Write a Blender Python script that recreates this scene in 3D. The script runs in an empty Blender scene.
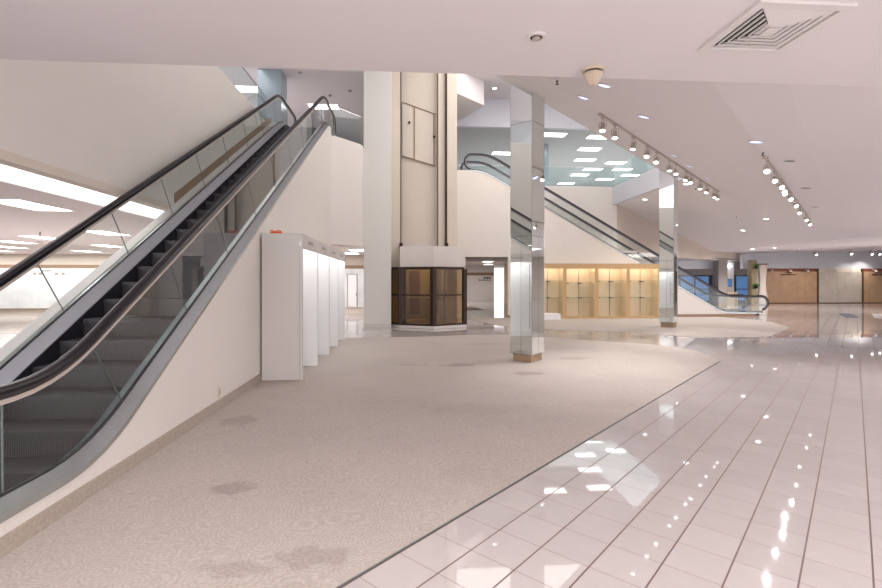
import bpy, math, random
from mathutils import Vector, Matrix
random.seed(7)
S = bpy.context.scene
COL = S.collection
R = math.radians
R2 = math.sqrt(2)

# ---------------------------------------------------------------- camera
cd = bpy.data.cameras.new('camera'); cam = bpy.data.objects.new('camera', cd); COL.objects.link(cam)
cam.location = (0, 0, 1.6); cam.rotation_euler = (R(90), 0, R(-4.08))
cd.sensor_width = 36; cd.lens = 477 / 882 * 36; cd.shift_y = -13 / 882; cd.clip_end = 300
S.camera = cam
# ---------------------------------------------------------------- world and exposure
w = bpy.data.worlds.new('world'); S.world = w; w.use_nodes = True
w.node_tree.nodes['Background'].inputs[0].default_value = (1.0, 0.96, 0.985, 1)
w.node_tree.nodes['Background'].inputs[1].default_value = 1.5
S.view_settings.view_transform = 'Standard'; S.view_settings.look = 'None'
S.view_settings.exposure = 0.34; S.view_settings.gamma = 1; S.view_settings.use_curve_mapping = False

def area(loc, size, power, color=(1, .96, .92), rot=(0, 0, 0)):
    l = bpy.data.lights.new('area_light', 'AREA'); l.shape = 'RECTANGLE'; l.size, l.size_y = size
    l.energy = power; l.color = color
    o = bpy.data.objects.new('area_light', l); COL.objects.link(o); o.location = loc; o.rotation_euler = rot
    return o
def spot(loc, direction, power, angle=70, color=(1, .93, .86), blend=.8, radius=.05):
    l = bpy.data.lights.new('spot_lamp', 'SPOT'); l.energy = power; l.spot_size = R(angle); l.spot_blend = blend
    l.color = color; l.shadow_soft_size = radius
    o = bpy.data.objects.new('spot_lamp', l); COL.objects.link(o); o.location = loc
    o.rotation_euler = Vector(direction).to_track_quat('-Z', 'Y').to_euler()
    return o
# fill lights without fittings, added under the tall roof and the ceilings around it
area((4.5, 15, 10.25), (7, 9), 480, (1, .95, .9))
area((-8, 20, 8.9), (6, 10), 260, (1, .97, .98))
area((3.5, -2.0, 3.46), (6, 3), 330, (1, .94, .93))
area((10, 0, 3.46), (5, 5), 330, (1, .95, .96))
area((18, 8, 3.46), (5, 5), 420, (1, .95, .96))
area((27, 22, 3.60), (6, .5), 520, (1, .95, .96))
area((-1.0, -2.0, 3.46), (3, 2.4), 330, (1, .94, .93))
area((-13, 22.3, 2.82), (16, .5), 330, (1, .98, .98))
area((10, 31, 8.9), (16, 9), 420, (.93, .99, 1))
area((12, 26, 8.9), (3, 12), 120, (.85, .97, 1))
area((-10, 14, 2.82), (5, 8), 420, (1, .97, .97))
area((-3, 20, 2.82), (4, 4), 90, (1, .97, .97))
area((4.3, 33, 2.82), (3, 4), 110, (1, .9, .8))

# ---------------------------------------------------------------- materials
def mat(name, col, rough=.6, metal=0, noise=0, nscale=3, emit=None, estr=0, spec=.5, bump=0, bscale=60):
    m = bpy.data.materials.new(name); m.use_nodes = True; nt = m.node_tree
    b = nt.nodes['Principled BSDF']
    b.inputs['Base Color'].default_value = (*col, 1); b.inputs['Roughness'].default_value = rough
    b.inputs['Metallic'].default_value = metal; b.inputs['Specular IOR Level'].default_value = spec
    if noise:
        g = nt.nodes.new('ShaderNodeNewGeometry'); n = nt.nodes.new('ShaderNodeTexNoise')
        n.inputs['Scale'].default_value = nscale; n.inputs['Detail'].default_value = 4
        nt.links.new(g.outputs['Position'], n.inputs['Vector'])
        mx = nt.nodes.new('ShaderNodeMix'); mx.data_type = 'RGBA'
        mx.inputs[6].default_value = (*[c * (1 - noise) for c in col], 1)
        mx.inputs[7].default_value = (*[min(1, c * (1 + noise)) for c in col], 1)
        nt.links.new(n.outputs['Fac'], mx.inputs[0]); nt.links.new(mx.outputs[2], b.inputs['Base Color'])
    if bump:
        g = nt.nodes.new('ShaderNodeNewGeometry'); n = nt.nodes.new('ShaderNodeTexNoise')
        n.inputs['Scale'].default_value = bscale
        nt.links.new(g.outputs['Position'], n.inputs['Vector'])
        bp = nt.nodes.new('ShaderNodeBump'); bp.inputs['Strength'].default_value = bump; bp.inputs['Distance'].default_value = .01
        nt.links.new(n.outputs['Fac'], bp.inputs['Height']); nt.links.new(bp.outputs['Normal'], b.inputs['Normal'])
    if emit:
        b.inputs['Emission Color'].default_value = (*emit, 1); b.inputs['Emission Strength'].default_value = estr
    return m

def sepdot(nt, vec, val):
    n = nt.nodes.new('ShaderNodeVectorMath'); n.operation = 'DOT_PRODUCT'
    n.inputs[1].default_value = val; nt.links.new(vec, n.inputs[0]); return n.outputs['Value']
def mth(nt, op, a, b=None, c=None):
    n = nt.nodes.new('ShaderNodeMath'); n.operation = op
    for i, v in enumerate((a, b, c)):
        if v is None: continue
        if isinstance(v, (int, float)): n.inputs[i].default_value = v
        else: nt.links.new(v, n.inputs[i])
    return n.outputs[0]

def glassmat(name, tint, refl=.9, rough=0.0, base=0.035):
    m = bpy.data.materials.new(name); m.use_nodes = True; nt = m.node_tree; nt.nodes.clear()
    o = nt.nodes.new('ShaderNodeOutputMaterial'); t = nt.nodes.new('ShaderNodeBsdfTransparent')
    g = nt.nodes.new('ShaderNodeBsdfGlossy'); mx = nt.nodes.new('ShaderNodeMixShader'); f = nt.nodes.new('ShaderNodeLayerWeight')
    t.inputs[0].default_value = (*tint, 1); g.inputs[0].default_value = (refl, refl, refl, 1); g.inputs['Roughness'].default_value = rough
    f.inputs[0].default_value = .5
    fc = mth(nt, 'ADD', base, mth(nt, 'MULTIPLY', mth(nt, 'POWER', f.outputs['Facing'], 5.0), .85))
    nt.links.new(fc, mx.inputs[0]); nt.links.new(t.outputs[0], mx.inputs[1]); nt.links.new(g.outputs[0], mx.inputs[2])
    nt.links.new(mx.outputs[0], o.inputs[0])
    return m

def tile_mat():
    m = bpy.data.materials.new('floor_tile'); m.use_nodes = True; nt = m.node_tree; b = nt.nodes['Principled BSDF']
    g = nt.nodes.new('ShaderNodeNewGeometry'); P = g.outputs['Position']
    s = sepdot(nt, P, (1 / R2, -1 / R2, 0)); t = sepdot(nt, P, (1 / R2, 1 / R2, 0))
    def line(v, ph, half):
        a = mth(nt, 'DIVIDE', mth(nt, 'SUBTRACT', v, ph), .30)
        d = mth(nt, 'ABSOLUTE', mth(nt, 'SUBTRACT', mth(nt, 'FRACT', mth(nt, 'ADD', a, 1000.5)), .5))
        return mth(nt, 'LESS_THAN', d, half / .30), mth(nt, 'FLOOR', mth(nt, 'ADD', a, 1000))
    l1, c1 = line(s, -.523, .0045); l2, c2 = line(t, 3.46, .0021)
    cx = nt.nodes.new('ShaderNodeCombineXYZ'); nt.links.new(c1, cx.inputs[0]); nt.links.new(c2, cx.inputs[1])
    wn = nt.nodes.new('ShaderNodeTexWhiteNoise'); nt.links.new(cx.outputs[0], wn.inputs[0])
    n = nt.nodes.new('ShaderNodeTexNoise'); n.inputs['Scale'].default_value = 5; n.inputs['Detail'].default_value = 6
    n.inputs['Distortion'].default_value = 1.5; nt.links.new(P, n.inputs['Vector'])
    f = mth(nt, 'ADD', mth(nt, 'MULTIPLY', wn.outputs[0], .35), mth(nt, 'MULTIPLY', n.outputs['Fac'], .6))
    def mixc(fac, a, bb):
        mx = nt.nodes.new('ShaderNodeMix'); mx.data_type = 'RGBA'; nt.links.new(fac, mx.inputs[0])
        for i, c in ((6, a), (7, bb)):
            if isinstance(c, tuple): mx.inputs[i].default_value = (*c, 1)
            else: nt.links.new(c, mx.inputs[i])
        return mx.outputs[2]
    base = mixc(f, (.435, .40, .39), (.52, .48, .47))
    c = mixc(l2, base, (.22, .15, .13)); c = mixc(l1, c, (.13, .07, .055))
    nt.links.new(c, b.inputs['Base Color'])
    gr = mth(nt, 'MAXIMUM', l1, l2)
    nt.links.new(mth(nt, 'ADD', .03, mth(nt, 'MULTIPLY', gr, .5)), b.inputs['Roughness'])
    b.inputs['Specular IOR Level'].default_value = .6
    # very slight unevenness of each laid tile
    n2 = nt.nodes.new('ShaderNodeTexNoise'); n2.inputs['Scale'].default_value = 3.0; nt.links.new(P, n2.inputs['Vector'])
    bp = nt.nodes.new('ShaderNodeBump'); bp.inputs['Strength'].default_value = .02; bp.inputs['Distance'].default_value = .01
    nt.links.new(n2.outputs['Fac'], bp.inputs['Height']); nt.links.new(bp.outputs['Normal'], b.inputs['Normal'])
    return m

def carpet_mat():
    m = bpy.data.materials.new('swirl_carpet'); m.use_nodes = True; nt = m.node_tree; b = nt.nodes['Principled BSDF']
    g = nt.nodes.new('ShaderNodeNewGeometry'); P = g.outputs['Position']
    v = nt.nodes.new('ShaderNodeTexVoronoi'); v.inputs['Scale'].default_value = 4.2; nt.links.new(P, v.inputs['Vector'])
    rings = mth(nt, 'SINE', mth(nt, 'MULTIPLY', v.outputs['Distance'], 62))
    n = nt.nodes.new('ShaderNodeTexNoise'); n.inputs['Scale'].default_value = 70; n.inputs['Detail'].default_value = 3; nt.links.new(P, n.inputs['Vector'])
    rr = mth(nt, 'MULTIPLY', rings, mth(nt, 'MULTIPLY', n.outputs['Fac'], .55))
    n0 = nt.nodes.new('ShaderNodeTexNoise'); n0.inputs['Scale'].default_value = .9; n0.inputs['Detail'].default_value = 5; nt.links.new(P, n0.inputs['Vector'])
    f = mth(nt, 'ADD', mth(nt, 'MULTIPLY', rr, .30), mth(nt, 'ADD', mth(nt, 'MULTIPLY', n.outputs['Fac'], .9), mth(nt, 'MULTIPLY', n0.outputs['Fac'], .35)))
    f = mth(nt, 'SUBTRACT', f, .15)
    mx = nt.nodes.new('ShaderNodeMix'); mx.data_type = 'RGBA'; nt.links.new(f, mx.inputs[0])
    mx.inputs[6].default_value = (.31, .265, .235, 1); mx.inputs[7].default_value = (.58, .53, .485, 1)
    # stains: soft-edged spots with a shape of their own
    nn = nt.nodes.new('ShaderNodeTexNoise'); nn.inputs['Scale'].default_value = 7; nn.inputs['Detail'].default_value = 4; nt.links.new(P, nn.inputs['Vector'])
    tot = None
    for (x, y, rx, ry, k) in [(-1.34, 3.77, .15, .11, .28), (-.55, 2.80, .22, .12, .22), (-.95, 2.72, .2, .08, .18), (2.1, 8.1, .30, .14, .3), (.9, 5.9, .7, .3, .08), (1.0, 9.0, .3, .16, .3), (.1, 9.1, .3, .06, .2), (2.6, 6.0, .5, .25, .08), (.55, 3.9, .3, .2, .06), (-1.9, 5.6, .2, .2, .2), (3.4, 9.6, .3, .12, .25), (2.2, 12, .8, .2, .1)]:
        sb = nt.nodes.new('ShaderNodeVectorMath'); sb.operation = 'SUBTRACT'; nt.links.new(P, sb.inputs[0]); sb.inputs[1].default_value = (x, y, 0)
        sc = nt.nodes.new('ShaderNodeVectorMath'); sc.operation = 'MULTIPLY'; nt.links.new(sb.outputs[0], sc.inputs[0]); sc.inputs[1].default_value = (1 / rx, 1 / ry, 0)
        ln = nt.nodes.new('ShaderNodeVectorMath'); ln.operation = 'LENGTH'; nt.links.new(sc.outputs[0], ln.inputs[0])
        d = mth(nt, 'ADD', ln.outputs['Value'], mth(nt, 'MULTIPLY', mth(nt, 'SUBTRACT', nn.outputs['Fac'], .5), 2.2))
        mr = nt.nodes.new('ShaderNodeMapRange'); nt.links.new(d, mr.inputs[0]); mr.inputs[1].default_value = .75; mr.inputs[2].default_value = 1.15
        mr.inputs[3].default_value = k; mr.inputs[4].default_value = 0
        tot = mr.outputs[0] if tot is None else mth(nt, 'MAXIMUM', tot, mr.outputs[0])
    m2 = nt.nodes.new('ShaderNodeMix'); m2.data_type = 'RGBA'; nt.links.new(tot, m2.inputs[0]); nt.links.new(mx.outputs[2], m2.inputs[6])
    m2.inputs[7].default_value = (.12, .08, .065, 1)
    nt.links.new(m2.outputs[2], b.inputs['Base Color']); b.inputs['Roughness'].default_value = .95; b.inputs['Specular IOR Level'].default_value = .15
    bp = nt.nodes.new('ShaderNodeBump'); bp.inputs['Strength'].default_value = .5; bp.inputs['Distance'].default_value = .004
    nt.links.new(f, bp.inputs['Height']); nt.links.new(bp.outputs['Normal'], b.inputs['Normal'])
    return m

def stripes_mat(name, c1, c2, vec, period, rough=.5, metal=0.0, duty=.5, spec=.5):
    m = bpy.data.materials.new(name); m.use_nodes = True; nt = m.node_tree; b = nt.nodes['Principled BSDF']
    g = nt.nodes.new('ShaderNodeNewGeometry')
    a = mth(nt, 'LESS_THAN', mth(nt, 'FRACT', mth(nt, 'ADD', mth(nt, 'DIVIDE', sepdot(nt, g.outputs['Position'], vec), period), 1000)), duty)
    n = nt.nodes.new('ShaderNodeTexNoise'); n.inputs['Scale'].default_value = 2.2; n.inputs['Detail'].default_value = 5
    nt.links.new(g.outputs['Position'], n.inputs['Vector'])
    mx = nt.nodes.new('ShaderNodeMix'); mx.data_type = 'RGBA'; nt.links.new(a, mx.inputs[0]); mx.inputs[6].default_value = (*c1, 1); mx.inputs[7].default_value = (*c2, 1)
    m2 = nt.nodes.new('ShaderNodeMix'); m2.data_type = 'RGBA'; m2.blend_type = 'MULTIPLY'; m2.inputs[0].default_value = .35
    nt.links.new(mx.outputs[2], m2.inputs[6]); nt.links.new(n.outputs['Fac'], m2.inputs[7])
    nt.links.new(m2.outputs[2], b.inputs['Base Color']); b.inputs['Roughness'].default_value = rough; b.inputs['Metallic'].default_value = metal
    b.inputs['Specular IOR Level'].default_value = spec
    return m

def wood_mat(name, c1, c2, rough=.45, scale=(14, 14, 1.2)):
    m = bpy.data.materials.new(name); m.use_nodes = True; nt = m.node_tree; b = nt.nodes['Principled BSDF']
    g = nt.nodes.new('ShaderNodeNewGeometry'); mp = nt.nodes.new('ShaderNodeMapping'); mp.inputs['Scale'].default_value = scale
    nt.links.new(g.outputs['Position'], mp.inputs[0]); n = nt.nodes.new('ShaderNodeTexNoise'); n.inputs['Scale'].default_value = 1.4
    n.inputs['Detail'].default_value = 6; n.inputs['Distortion'].default_value = .8; nt.links.new(mp.outputs[0], n.inputs['Vector'])
    mx = nt.nodes.new('ShaderNodeMix'); mx.data_type = 'RGBA'; nt.links.new(n.outputs['Fac'], mx.inputs[0])
    mx.inputs[6].default_value = (*c1, 1); mx.inputs[7].default_value = (*c2, 1)
    nt.links.new(mx.outputs[2], b.inputs['Base Color']); b.inputs['Roughness'].default_value = rough
    return m

M = {}
M['tile'] = tile_mat(); M['carpet'] = carpet_mat()
M['wall'] = mat('cream_wallcovering', (.73, .69, .645), .6, noise=.035, nscale=2, bump=.15, bscale=90)
M['wall2'] = mat('tan_wallcovering', (.68, .60, .52), .65, noise=.04, nscale=2)
M['shaft'] = mat('shaft_paint', (.68, .61, .52), .6, noise=.04, nscale=1.5)
M['white'] = mat('white_paint', (.78, .755, .745), .55, noise=.02, nscale=2)
M['ceil'] = mat('ceiling_paint', (.81, .77, .785), .75, noise=.02, nscale=1.2)
M['ceil_low'] = mat('store_ceiling', (.70, .64, .63), .8, noise=.03, nscale=2)
M['ceil_up'] = mat('upper_ceiling', (.50, .535, .535), .8, noise=.03, nscale=2)
M['fascia_blue'] = mat('slab_edge_paint', (.66, .68, .74), .6, noise=.02)
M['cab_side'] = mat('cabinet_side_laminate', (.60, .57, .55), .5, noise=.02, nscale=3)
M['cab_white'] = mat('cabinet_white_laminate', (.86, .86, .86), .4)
M['mirror'] = mat('mirror_glass', (.86, .90, .89), .015, 1)
M['upmirror'] = mat('blue_grey_cladding', (.34, .43, .47), .25, .3)
M['seam'] = mat('mirror_seam', (.18, .20, .20), .4, .6)
M['steel'] = mat('brushed_steel', (.60, .65, .66), .27, 1, noise=.08, nscale=6)
M['steel_blue'] = mat('polished_steel', (.56, .61, .65), .28, 1, noise=.06, nscale=5)
M['steel_dark'] = mat('dark_skirt_steel', (.05, .05, .06), .35, .8)
M['channel'] = mat('rail_channel_steel', (.12, .115, .13), .3, 1)
M['rubber'] = mat('handrail_rubber', (.014, .012, .015), .34, spec=.22)
M['black'] = mat('black_gasket', (.01, .01, .012), .5)
M['creamstrip'] = mat('rail_underside_trim', (.50, .44, .40), .45)
M['glass'] = glassmat('balustrade_glass', (.955, .975, .97))
M['glass_up'] = glassmat('parapet_glass', (.90, .955, .955))
M['glass_brown'] = glassmat('bronze_glass', (.68, .58, .43), base=.08)
M['glass_shelf'] = glassmat('shelf_glass', (.80, .86, .82))
M['tread'] = stripes_mat('ribbed_tread', (.10, .098, .105), (.04, .04, .043), (1, 0, 0), .018, .42, .55)
M['tread_x'] = stripes_mat('ribbed_tread_far', (.14, .14, .15), (.06, .06, .065), (0, 1, 0), .018, .42, .55)
M['plinth'] = wood_mat('plinth_wood', (.30, .20, .125), (.40, .28, .18), .5, (30, 30, 6))
M['skirting'] = carp2 = mat('carpet_skirting', (.38, .325, .275), .95, noise=.3, nscale=45)
M['trimbrown'] = mat('brown_trim', (.30, .19, .12), .55, noise=.08)
M['maple'] = wood_mat('maple_veneer', (.68, .54, .37), (.78, .65, .47), .42)
M['maple_edge'] = wood_mat('maple_edge', (.52, .33, .16), (.62, .42, .22), .42)
M['bronze'] = mat('dark_bronze', (.045, .028, .022), .35, .7)
M['olive'] = wood_mat('olive_panelling', (.25, .20, .11), (.38, .31, .18), .35, (5, 5, .8))
M['darkwood'] = wood_mat('dark_panelling', (.08, .035, .02), (.15, .07, .035), .35, (8, 8, 1))
M['led'] = mat('lamp_face', (1, 1, 1), .5, emit=(1, .98, .96), estr=4)
M['tube'] = mat('diffuser_lit', (1, 1, 1), .5, emit=(1, .99, .99), estr=5)
M['tube_cab'] = mat('cabinet_lamp', (1, 1, 1), .5, emit=(1, 1, 1), estr=9)
M['tube_warm'] = mat('cabinet_lamp_warm', (1, 1, 1), .5, emit=(1, .94, .84), estr=11)
M['dl'] = mat('downlight_lens', (.5, .55, .9), .4, emit=(.66, .72, 1), estr=1.1)
M['dl_dark'] = mat('downlight_reflector_unlit', (.10, .08, .09), .3, .6)
M['dl_lit'] = mat('downlight_lens_lit', (.9, .9, 1), .4, emit=(.92, .94, 1), estr=6)
M['lampbody'] = mat('track_lamp_body', (.50, .44, .40), .4, .1)
M['dark'] = mat('dark_void', (.012, .008, .008), .8)
M['slot_brown'] = mat('vent_slot_brown', (.19, .13, .11), .9, noise=.3, nscale=20)
M['vent_in'] = mat('vent_inner_paint', (.60, .54, .53), .7, noise=.12, nscale=9)
M['cream_plastic'] = mat('aged_plastic', (.66, .55, .43), .5, noise=.05, nscale=20)
M['redbrown'] = mat('red_brown_header', (.22, .06, .035), .5)
M['shop_tan'] = stripes_mat('grooved_tan_board', (.56, .36, .22), (.42, .27, .16), (1, 0, 0), .62, .5, duty=.03)
M['shop_light'] = stripes_mat('grooved_light_board', (.62, .56, .49), (.50, .44, .38), (1, 0, 0), .62, .5, duty=.03)
M['slat_white'] = stripes_mat('white_slatwall', (.92, .92, .93), (.72, .72, .75), (1, 0, 0), .9, .45, duty=.02)
M['ink'] = mat('sign_lettering', (.05, .035, .03), .5)
M['greyink'] = mat('grey_lettering', (.36, .32, .31), .5)
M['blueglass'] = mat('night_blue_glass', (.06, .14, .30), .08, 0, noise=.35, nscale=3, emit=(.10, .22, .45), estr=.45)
M['dframe'] = mat('dark_door_frame', (.03, .027, .03), .4)
M['greybrown'] = mat('grey_brown_wall', (.30, .27, .25), .6)
M['orange'] = mat('orange_plastic', (.80, .13, .03), .5)
M['amber'] = mat('amber_display', (.75, .38, .10), .5)
M['green'] = mat('green_leaf', (.05, .28, .04), .6, noise=.3, nscale=12)
M['mat'] = mat('grey_mat', (.16, .16, .21), .9, noise=.1, nscale=10)
M['stone'] = mat('white_marble_curb', (.66, .63, .60), .25, noise=.05)
M['chrome'] = mat('chrome', (.7, .7, .7), .15, 1)
M['red'] = mat('red_cloth', (.5, .03, .03), .6)

# ---------------------------------------------------------------- helpers
def rootof(o):
    while o.parent: o = o.parent
    return o
class MB:
    def __init__(s): s.v = []; s.f = []; s.mi = []; s.cur = 0
    def mesh(s, vs, fs):
        k = len(s.v); s.v += [tuple(v) for v in vs]; s.f += [tuple(i + k for i in f) for f in fs]; s.mi += [s.cur] * len(fs); return s
    def box(s, a, b):
        x0, y0, z0 = a; x1, y1, z1 = b
        x0, x1 = sorted((x0, x1)); y0, y1 = sorted((y0, y1)); z0, z1 = sorted((z0, z1))
        return s.mesh([(x0, y0, z0), (x1, y0, z0), (x1, y1, z0), (x0, y1, z0), (x0, y0, z1), (x1, y0, z1), (x1, y1, z1), (x0, y1, z1)],
                      [(0, 3, 2, 1), (4, 5, 6, 7), (0, 1, 5, 4), (1, 2, 6, 5), (2, 3, 7, 6), (3, 0, 4, 7)])
    def prism(s, pts, z0, z1):          # polygon in XY, counter-clockwise
        n = len(pts)
        z0f = z0 if callable(z0) else (lambda x, y: z0); z1f = z1 if callable(z1) else (lambda x, y: z1)
        vs = [(x, y, z0f(x, y)) for x, y in pts] + [(x, y, z1f(x, y)) for x, y in pts]
        return s.mesh(vs, [tuple(reversed(range(n))), tuple(range(n, 2 * n))] + [(i, (i + 1) % n, n + (i + 1) % n, n + i) for i in range(n)])
    def obox(s, c, size, rz):           # box turned about z; c = base centre
        hx, hy = size[0] / 2, size[1] / 2; ca, sa = math.cos(rz), math.sin(rz)
        return s.prism([(c[0] + x * ca - y * sa, c[1] + x * sa + y * ca) for x, y in ((-hx, -hy), (hx, -hy), (hx, hy), (-hx, hy))], c[2], c[2] + size[2])
    def strip(s, rows, closed=True):    # rows: list of cross-section point lists
        n = len(rows[0]); k = len(s.v); vs = [p for r in rows for p in r]; fs = []
        for i in range(len(rows) - 1):
            for j in range(n if closed else n - 1):
                a = i * n + j; b = i * n + (j + 1) % n; fs.append((a, b, b + n, a + n))
        if closed: fs.append(tuple(reversed(range(n)))); fs.append(tuple(range((len(rows) - 1) * n, len(rows) * n)))
        return s.mesh(vs, fs)
    def tube(s, pts, r, n=8):
        pts = [Vector(p) for p in pts]; rows = []
        for i, p in enumerate(pts):
            d = (pts[min(i + 1, len(pts) - 1)] - pts[max(i - 1, 0)]).normalized()
            a = d.orthogonal().normalized() if i == 0 else (pa - d * pa.dot(d)).normalized()
            pa = a; b = d.cross(a); rr = r[i] if isinstance(r, (list, tuple)) else r
            rows.append([tuple(p + (a * math.cos(2 * math.pi * j / n) + b * math.sin(2 * math.pi * j / n)) * rr) for j in range(n)])
        return s.strip(rows)
    def cyl(s, c, r, h, n=20, r2=None):
        r2 = r if r2 is None else r2
        return s.strip([[(c[0] + r * math.cos(2 * math.pi * j / n), c[1] + r * math.sin(2 * math.pi * j / n), c[2]) for j in range(n)],
                        [(c[0] + r2 * math.cos(2 * math.pi * j / n), c[1] + r2 * math.sin(2 * math.pi * j / n), c[2] + h) for j in range(n)]])
    def ring(s, c, r0, r1, h, n=28):
        rows = []
        for j in range(n + 1):
            a = 2 * math.pi * j / n; ca, sa = math.cos(a), math.sin(a)
            rows.append([(c[0] + r0 * ca, c[1] + r0 * sa, c[2]), (c[0] + r1 * ca, c[1] + r1 * sa, c[2]), (c[0] + r1 * ca, c[1] + r1 * sa, c[2] + h), (c[0] + r0 * ca, c[1] + r0 * sa, c[2] + h)])
        return s.strip(rows)
    def build(s, name, m, parent=None, smooth=False, bevel=0, xf=None):
        off = Vector(rootof(parent).location) if parent and xf is None else Vector((0, 0, 0))
        me = bpy.data.meshes.new(name)
        me.from_pydata([tuple(Vector(v) - off) for v in s.v], [], s.f)
        mm = m if isinstance(m, (list, tuple)) else [m]
        for q in mm: me.materials.append(M[q] if isinstance(q, str) else q)
        if len(mm) > 1:
            for i, p in enumerate(me.polygons): p.material_index = s.mi[i]
        import bmesh
        bm = bmesh.new(); bm.from_mesh(me); bmesh.ops.recalc_face_normals(bm, faces=bm.faces); bm.to_mesh(me); bm.free()
        if smooth:
            for p in me.polygons: p.use_smooth = True
            me.set_sharp_from_angle(angle=R(40))
        o = bpy.data.objects.new(name, me); COL.objects.link(o); o.parent = parent
        if bevel:
            b = o.modifiers.new('bevel', 'BEVEL'); b.width = bevel; b.segments = 2; b.limit_method = 'ANGLE'
        return o
def struct(mb, name, m, **k):
    o = mb.build(name, m, **k); o['kind'] = 'structure'; return o
def thing(name, label, cat, loc=(0, 0, 0), group=None, rz=0):
    o = bpy.data.objects.new(name, None); COL.objects.link(o); o.location = loc; o.rotation_euler = (0, 0, rz); o.empty_display_size = .1
    o['label'] = label; o['category'] = cat
    if group: o['group'] = group
    return o
def tag(o, label, cat, group=None):
    o['label'] = label; o['category'] = cat
    if group: o['group'] = group
    return o
def copy_tree(o, parent=None):
    c = o.copy(); COL.objects.link(c); c.parent = parent
    for ch in list(o.children): copy_tree(ch, c)
    return c
def box(a, b): return MB().box(a, b)

# ================================================================= SETTING
struct(box((-27, -6, -.2), (46, 46, 0)), 'floor', 'tile')
# straight edge of the carpet follows the 45 degree joint line x - y = -2.87
c1 = MB().prism([(-2.36, .51), (6.25, 9.12), (6.6, 10.46), (6.4, 11.39), (5.03, 12.39), (4.28, 13.12), (2.99, 13.96), (1.86, 14.04), (.37, 13.64), (-1.68, 13.54), (-2.36, 13.5)], 0, .006)
struct(c1, 'floor', 'carpet')
struct(MB().prism([(3.3, 16.77), (4.98, 15.26), (7.15, 14.2), (8.2, 12.95), (10.29, 12.93), (13.01, 15.35), (14.2, 17.67), (13.9, 20.38), (2.4, 20.38)], 0, .006), 'floor', 'carpet')
struct(box((-24, 15.5, 0), (-4.2, 23.3, .006)), 'floor', 'carpet')
struct(box((2.2, 26, 0), (4.2, 36, .006)), 'floor', 'carpet')
# strip of dark edging between carpet and tile
e = MB(); e.prism([(-2.30, .565), (6.25, 9.115), (6.243, 9.122), (-2.307, .572)], 0, .0075); struct(e, 'trim', 'seam')

# near ceiling and the raised folded ceiling
struct(box((-9, -6, 3.5), (30, 4.35, 4.1)), 'ceiling', 'ceil')
prof = [(-5.2, 5.54), (-4.2, 5.0), (-3.36, 4.52), (-2.6, 4.2), (-1.9, 3.93), (-1.12, 3.67), (-.5, 3.57), (.2, 3.52), (1.2, 3.5), (4.5, 3.5)]
far_t = [(-5.2, 18.05), (-4.72, 17.9), (-3.42, 18.08), (-2.6, 18.9), (-1.01, 20.5), (.2, 25.3), (1.2, 30.1), (4.5, 36)]
def lerp(tab, x):
    if x <= tab[0][0]: return tab[0][1]
    for (a, b), (c, d) in zip(tab, tab[1:]):
        if x <= c: return b + (d - b) * (x - a) / (c - a)
    return tab[-1][1]
def zP(x, y): return lerp(prof, (x - y) / R2)
def zQ(x, y=0):
    z = 5.3 - .19 * (x - 10.17)
    return min(5.3, max(z, 3.5 + .02 * max(0, x - 19.6)))
ss = sorted(set([p[0] for p in prof] + [p[0] for p in far_t] + [-4.6, -3.9, -3.0, -2.2, -1.5, -.8]))
pm = MB(); rows = []
for s_ in ss:
    z = lerp(prof, s_); t0 = 4.35 * R2 + s_; t1 = lerp(far_t, s_)
    rows.append([((s_ + t) / R2, (t - s_) / R2, z) for t in (t0, t0 + (t1 - t0) / 3, t0 + 2 * (t1 - t0) / 3, t1)])
pm.strip(rows, closed=False)
rise = [[r[-1], (r[-1][0], r[-1][1], max(r[-1][2] + .02, zQ(r[-1][0]) + .1))] for r in rows]
pm.strip(rise, closed=False)
edge = rows[0]
pm.strip([[p, (p[0], p[1], 6.15)] for p in edge], closed=False)
pm.strip([[r[0], (r[0][0], 4.352, 3.52)] for r in rows if r[0][2] > 3.53], closed=False)
struct(pm, 'ceiling', 'ceil')
# lower ceiling beyond the fold, sloping down to the shops
qs = [8.9, 10.17, 12, 14, 16, 18, 19.6, 24, 30, 36, 46]
qm = MB(); qm.strip([[(x, y, zQ(x)) for y in ((14.9 if x > 9.9 else 16.6), 22.6, 27, 33)] for x in qs if x >= 10.0], closed=False)
struct(qm, 'ceiling', 'ceil')
# upper floor on the right: slab edge with its fascia
sl = MB(); sl.box((9.95, 16.3, 5.3), (10.17, 22.5, 6.15)); struct(sl, 'trim', 'fascia_blue')
struct(box((9.97, 12, 6.0), (36, 46, 6.14)).box((-27, 22.62, 5.9), (9.95, 46, 6.15)), 'floor', 'ceil_low')
# wall behind the far escalator, up to the upper floor
struct(box((1.75, 22.5, 0), (10.17, 22.62, 6.15)) if False else box((4.9, 22.5, 0), (10.17, 22.62, 6.15)).box((1.75, 22.5, 2.85), (4.9, 22.62, 6.15)), 'wall_back', 'wall')
# tan wall receding at 45 degrees, with the entrance opening under it
tw = MB()
def twp(x): return (x, 22.5 + (x - 10.17) * .72)
x0, x1, x2 = 10.17, 13.0, 19.6
for a, b, lo in ((x0, x1, 0), (x1, x2, 2.95), (x2, 24, 3.1)):
    p, q = twp(a), twp(b)
    tw.mesh([(*p, lo), (*q, lo), (*q, zQ(b) + .02), (*p, zQ(a) + .02), (p[0], p[1] + .15, lo), (q[0], q[1] + .15, lo), (q[0], q[1] + .15, zQ(b) + .02), (p[0], p[1] + .15, zQ(a) + .02)],
            [(0, 1, 2, 3), (4, 7, 6, 5), (0, 4, 5, 1), (1, 5, 6, 2), (3, 2, 6, 7), (0, 3, 7, 4)])
struct(tw, 'wall_back', 'wall2')
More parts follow.
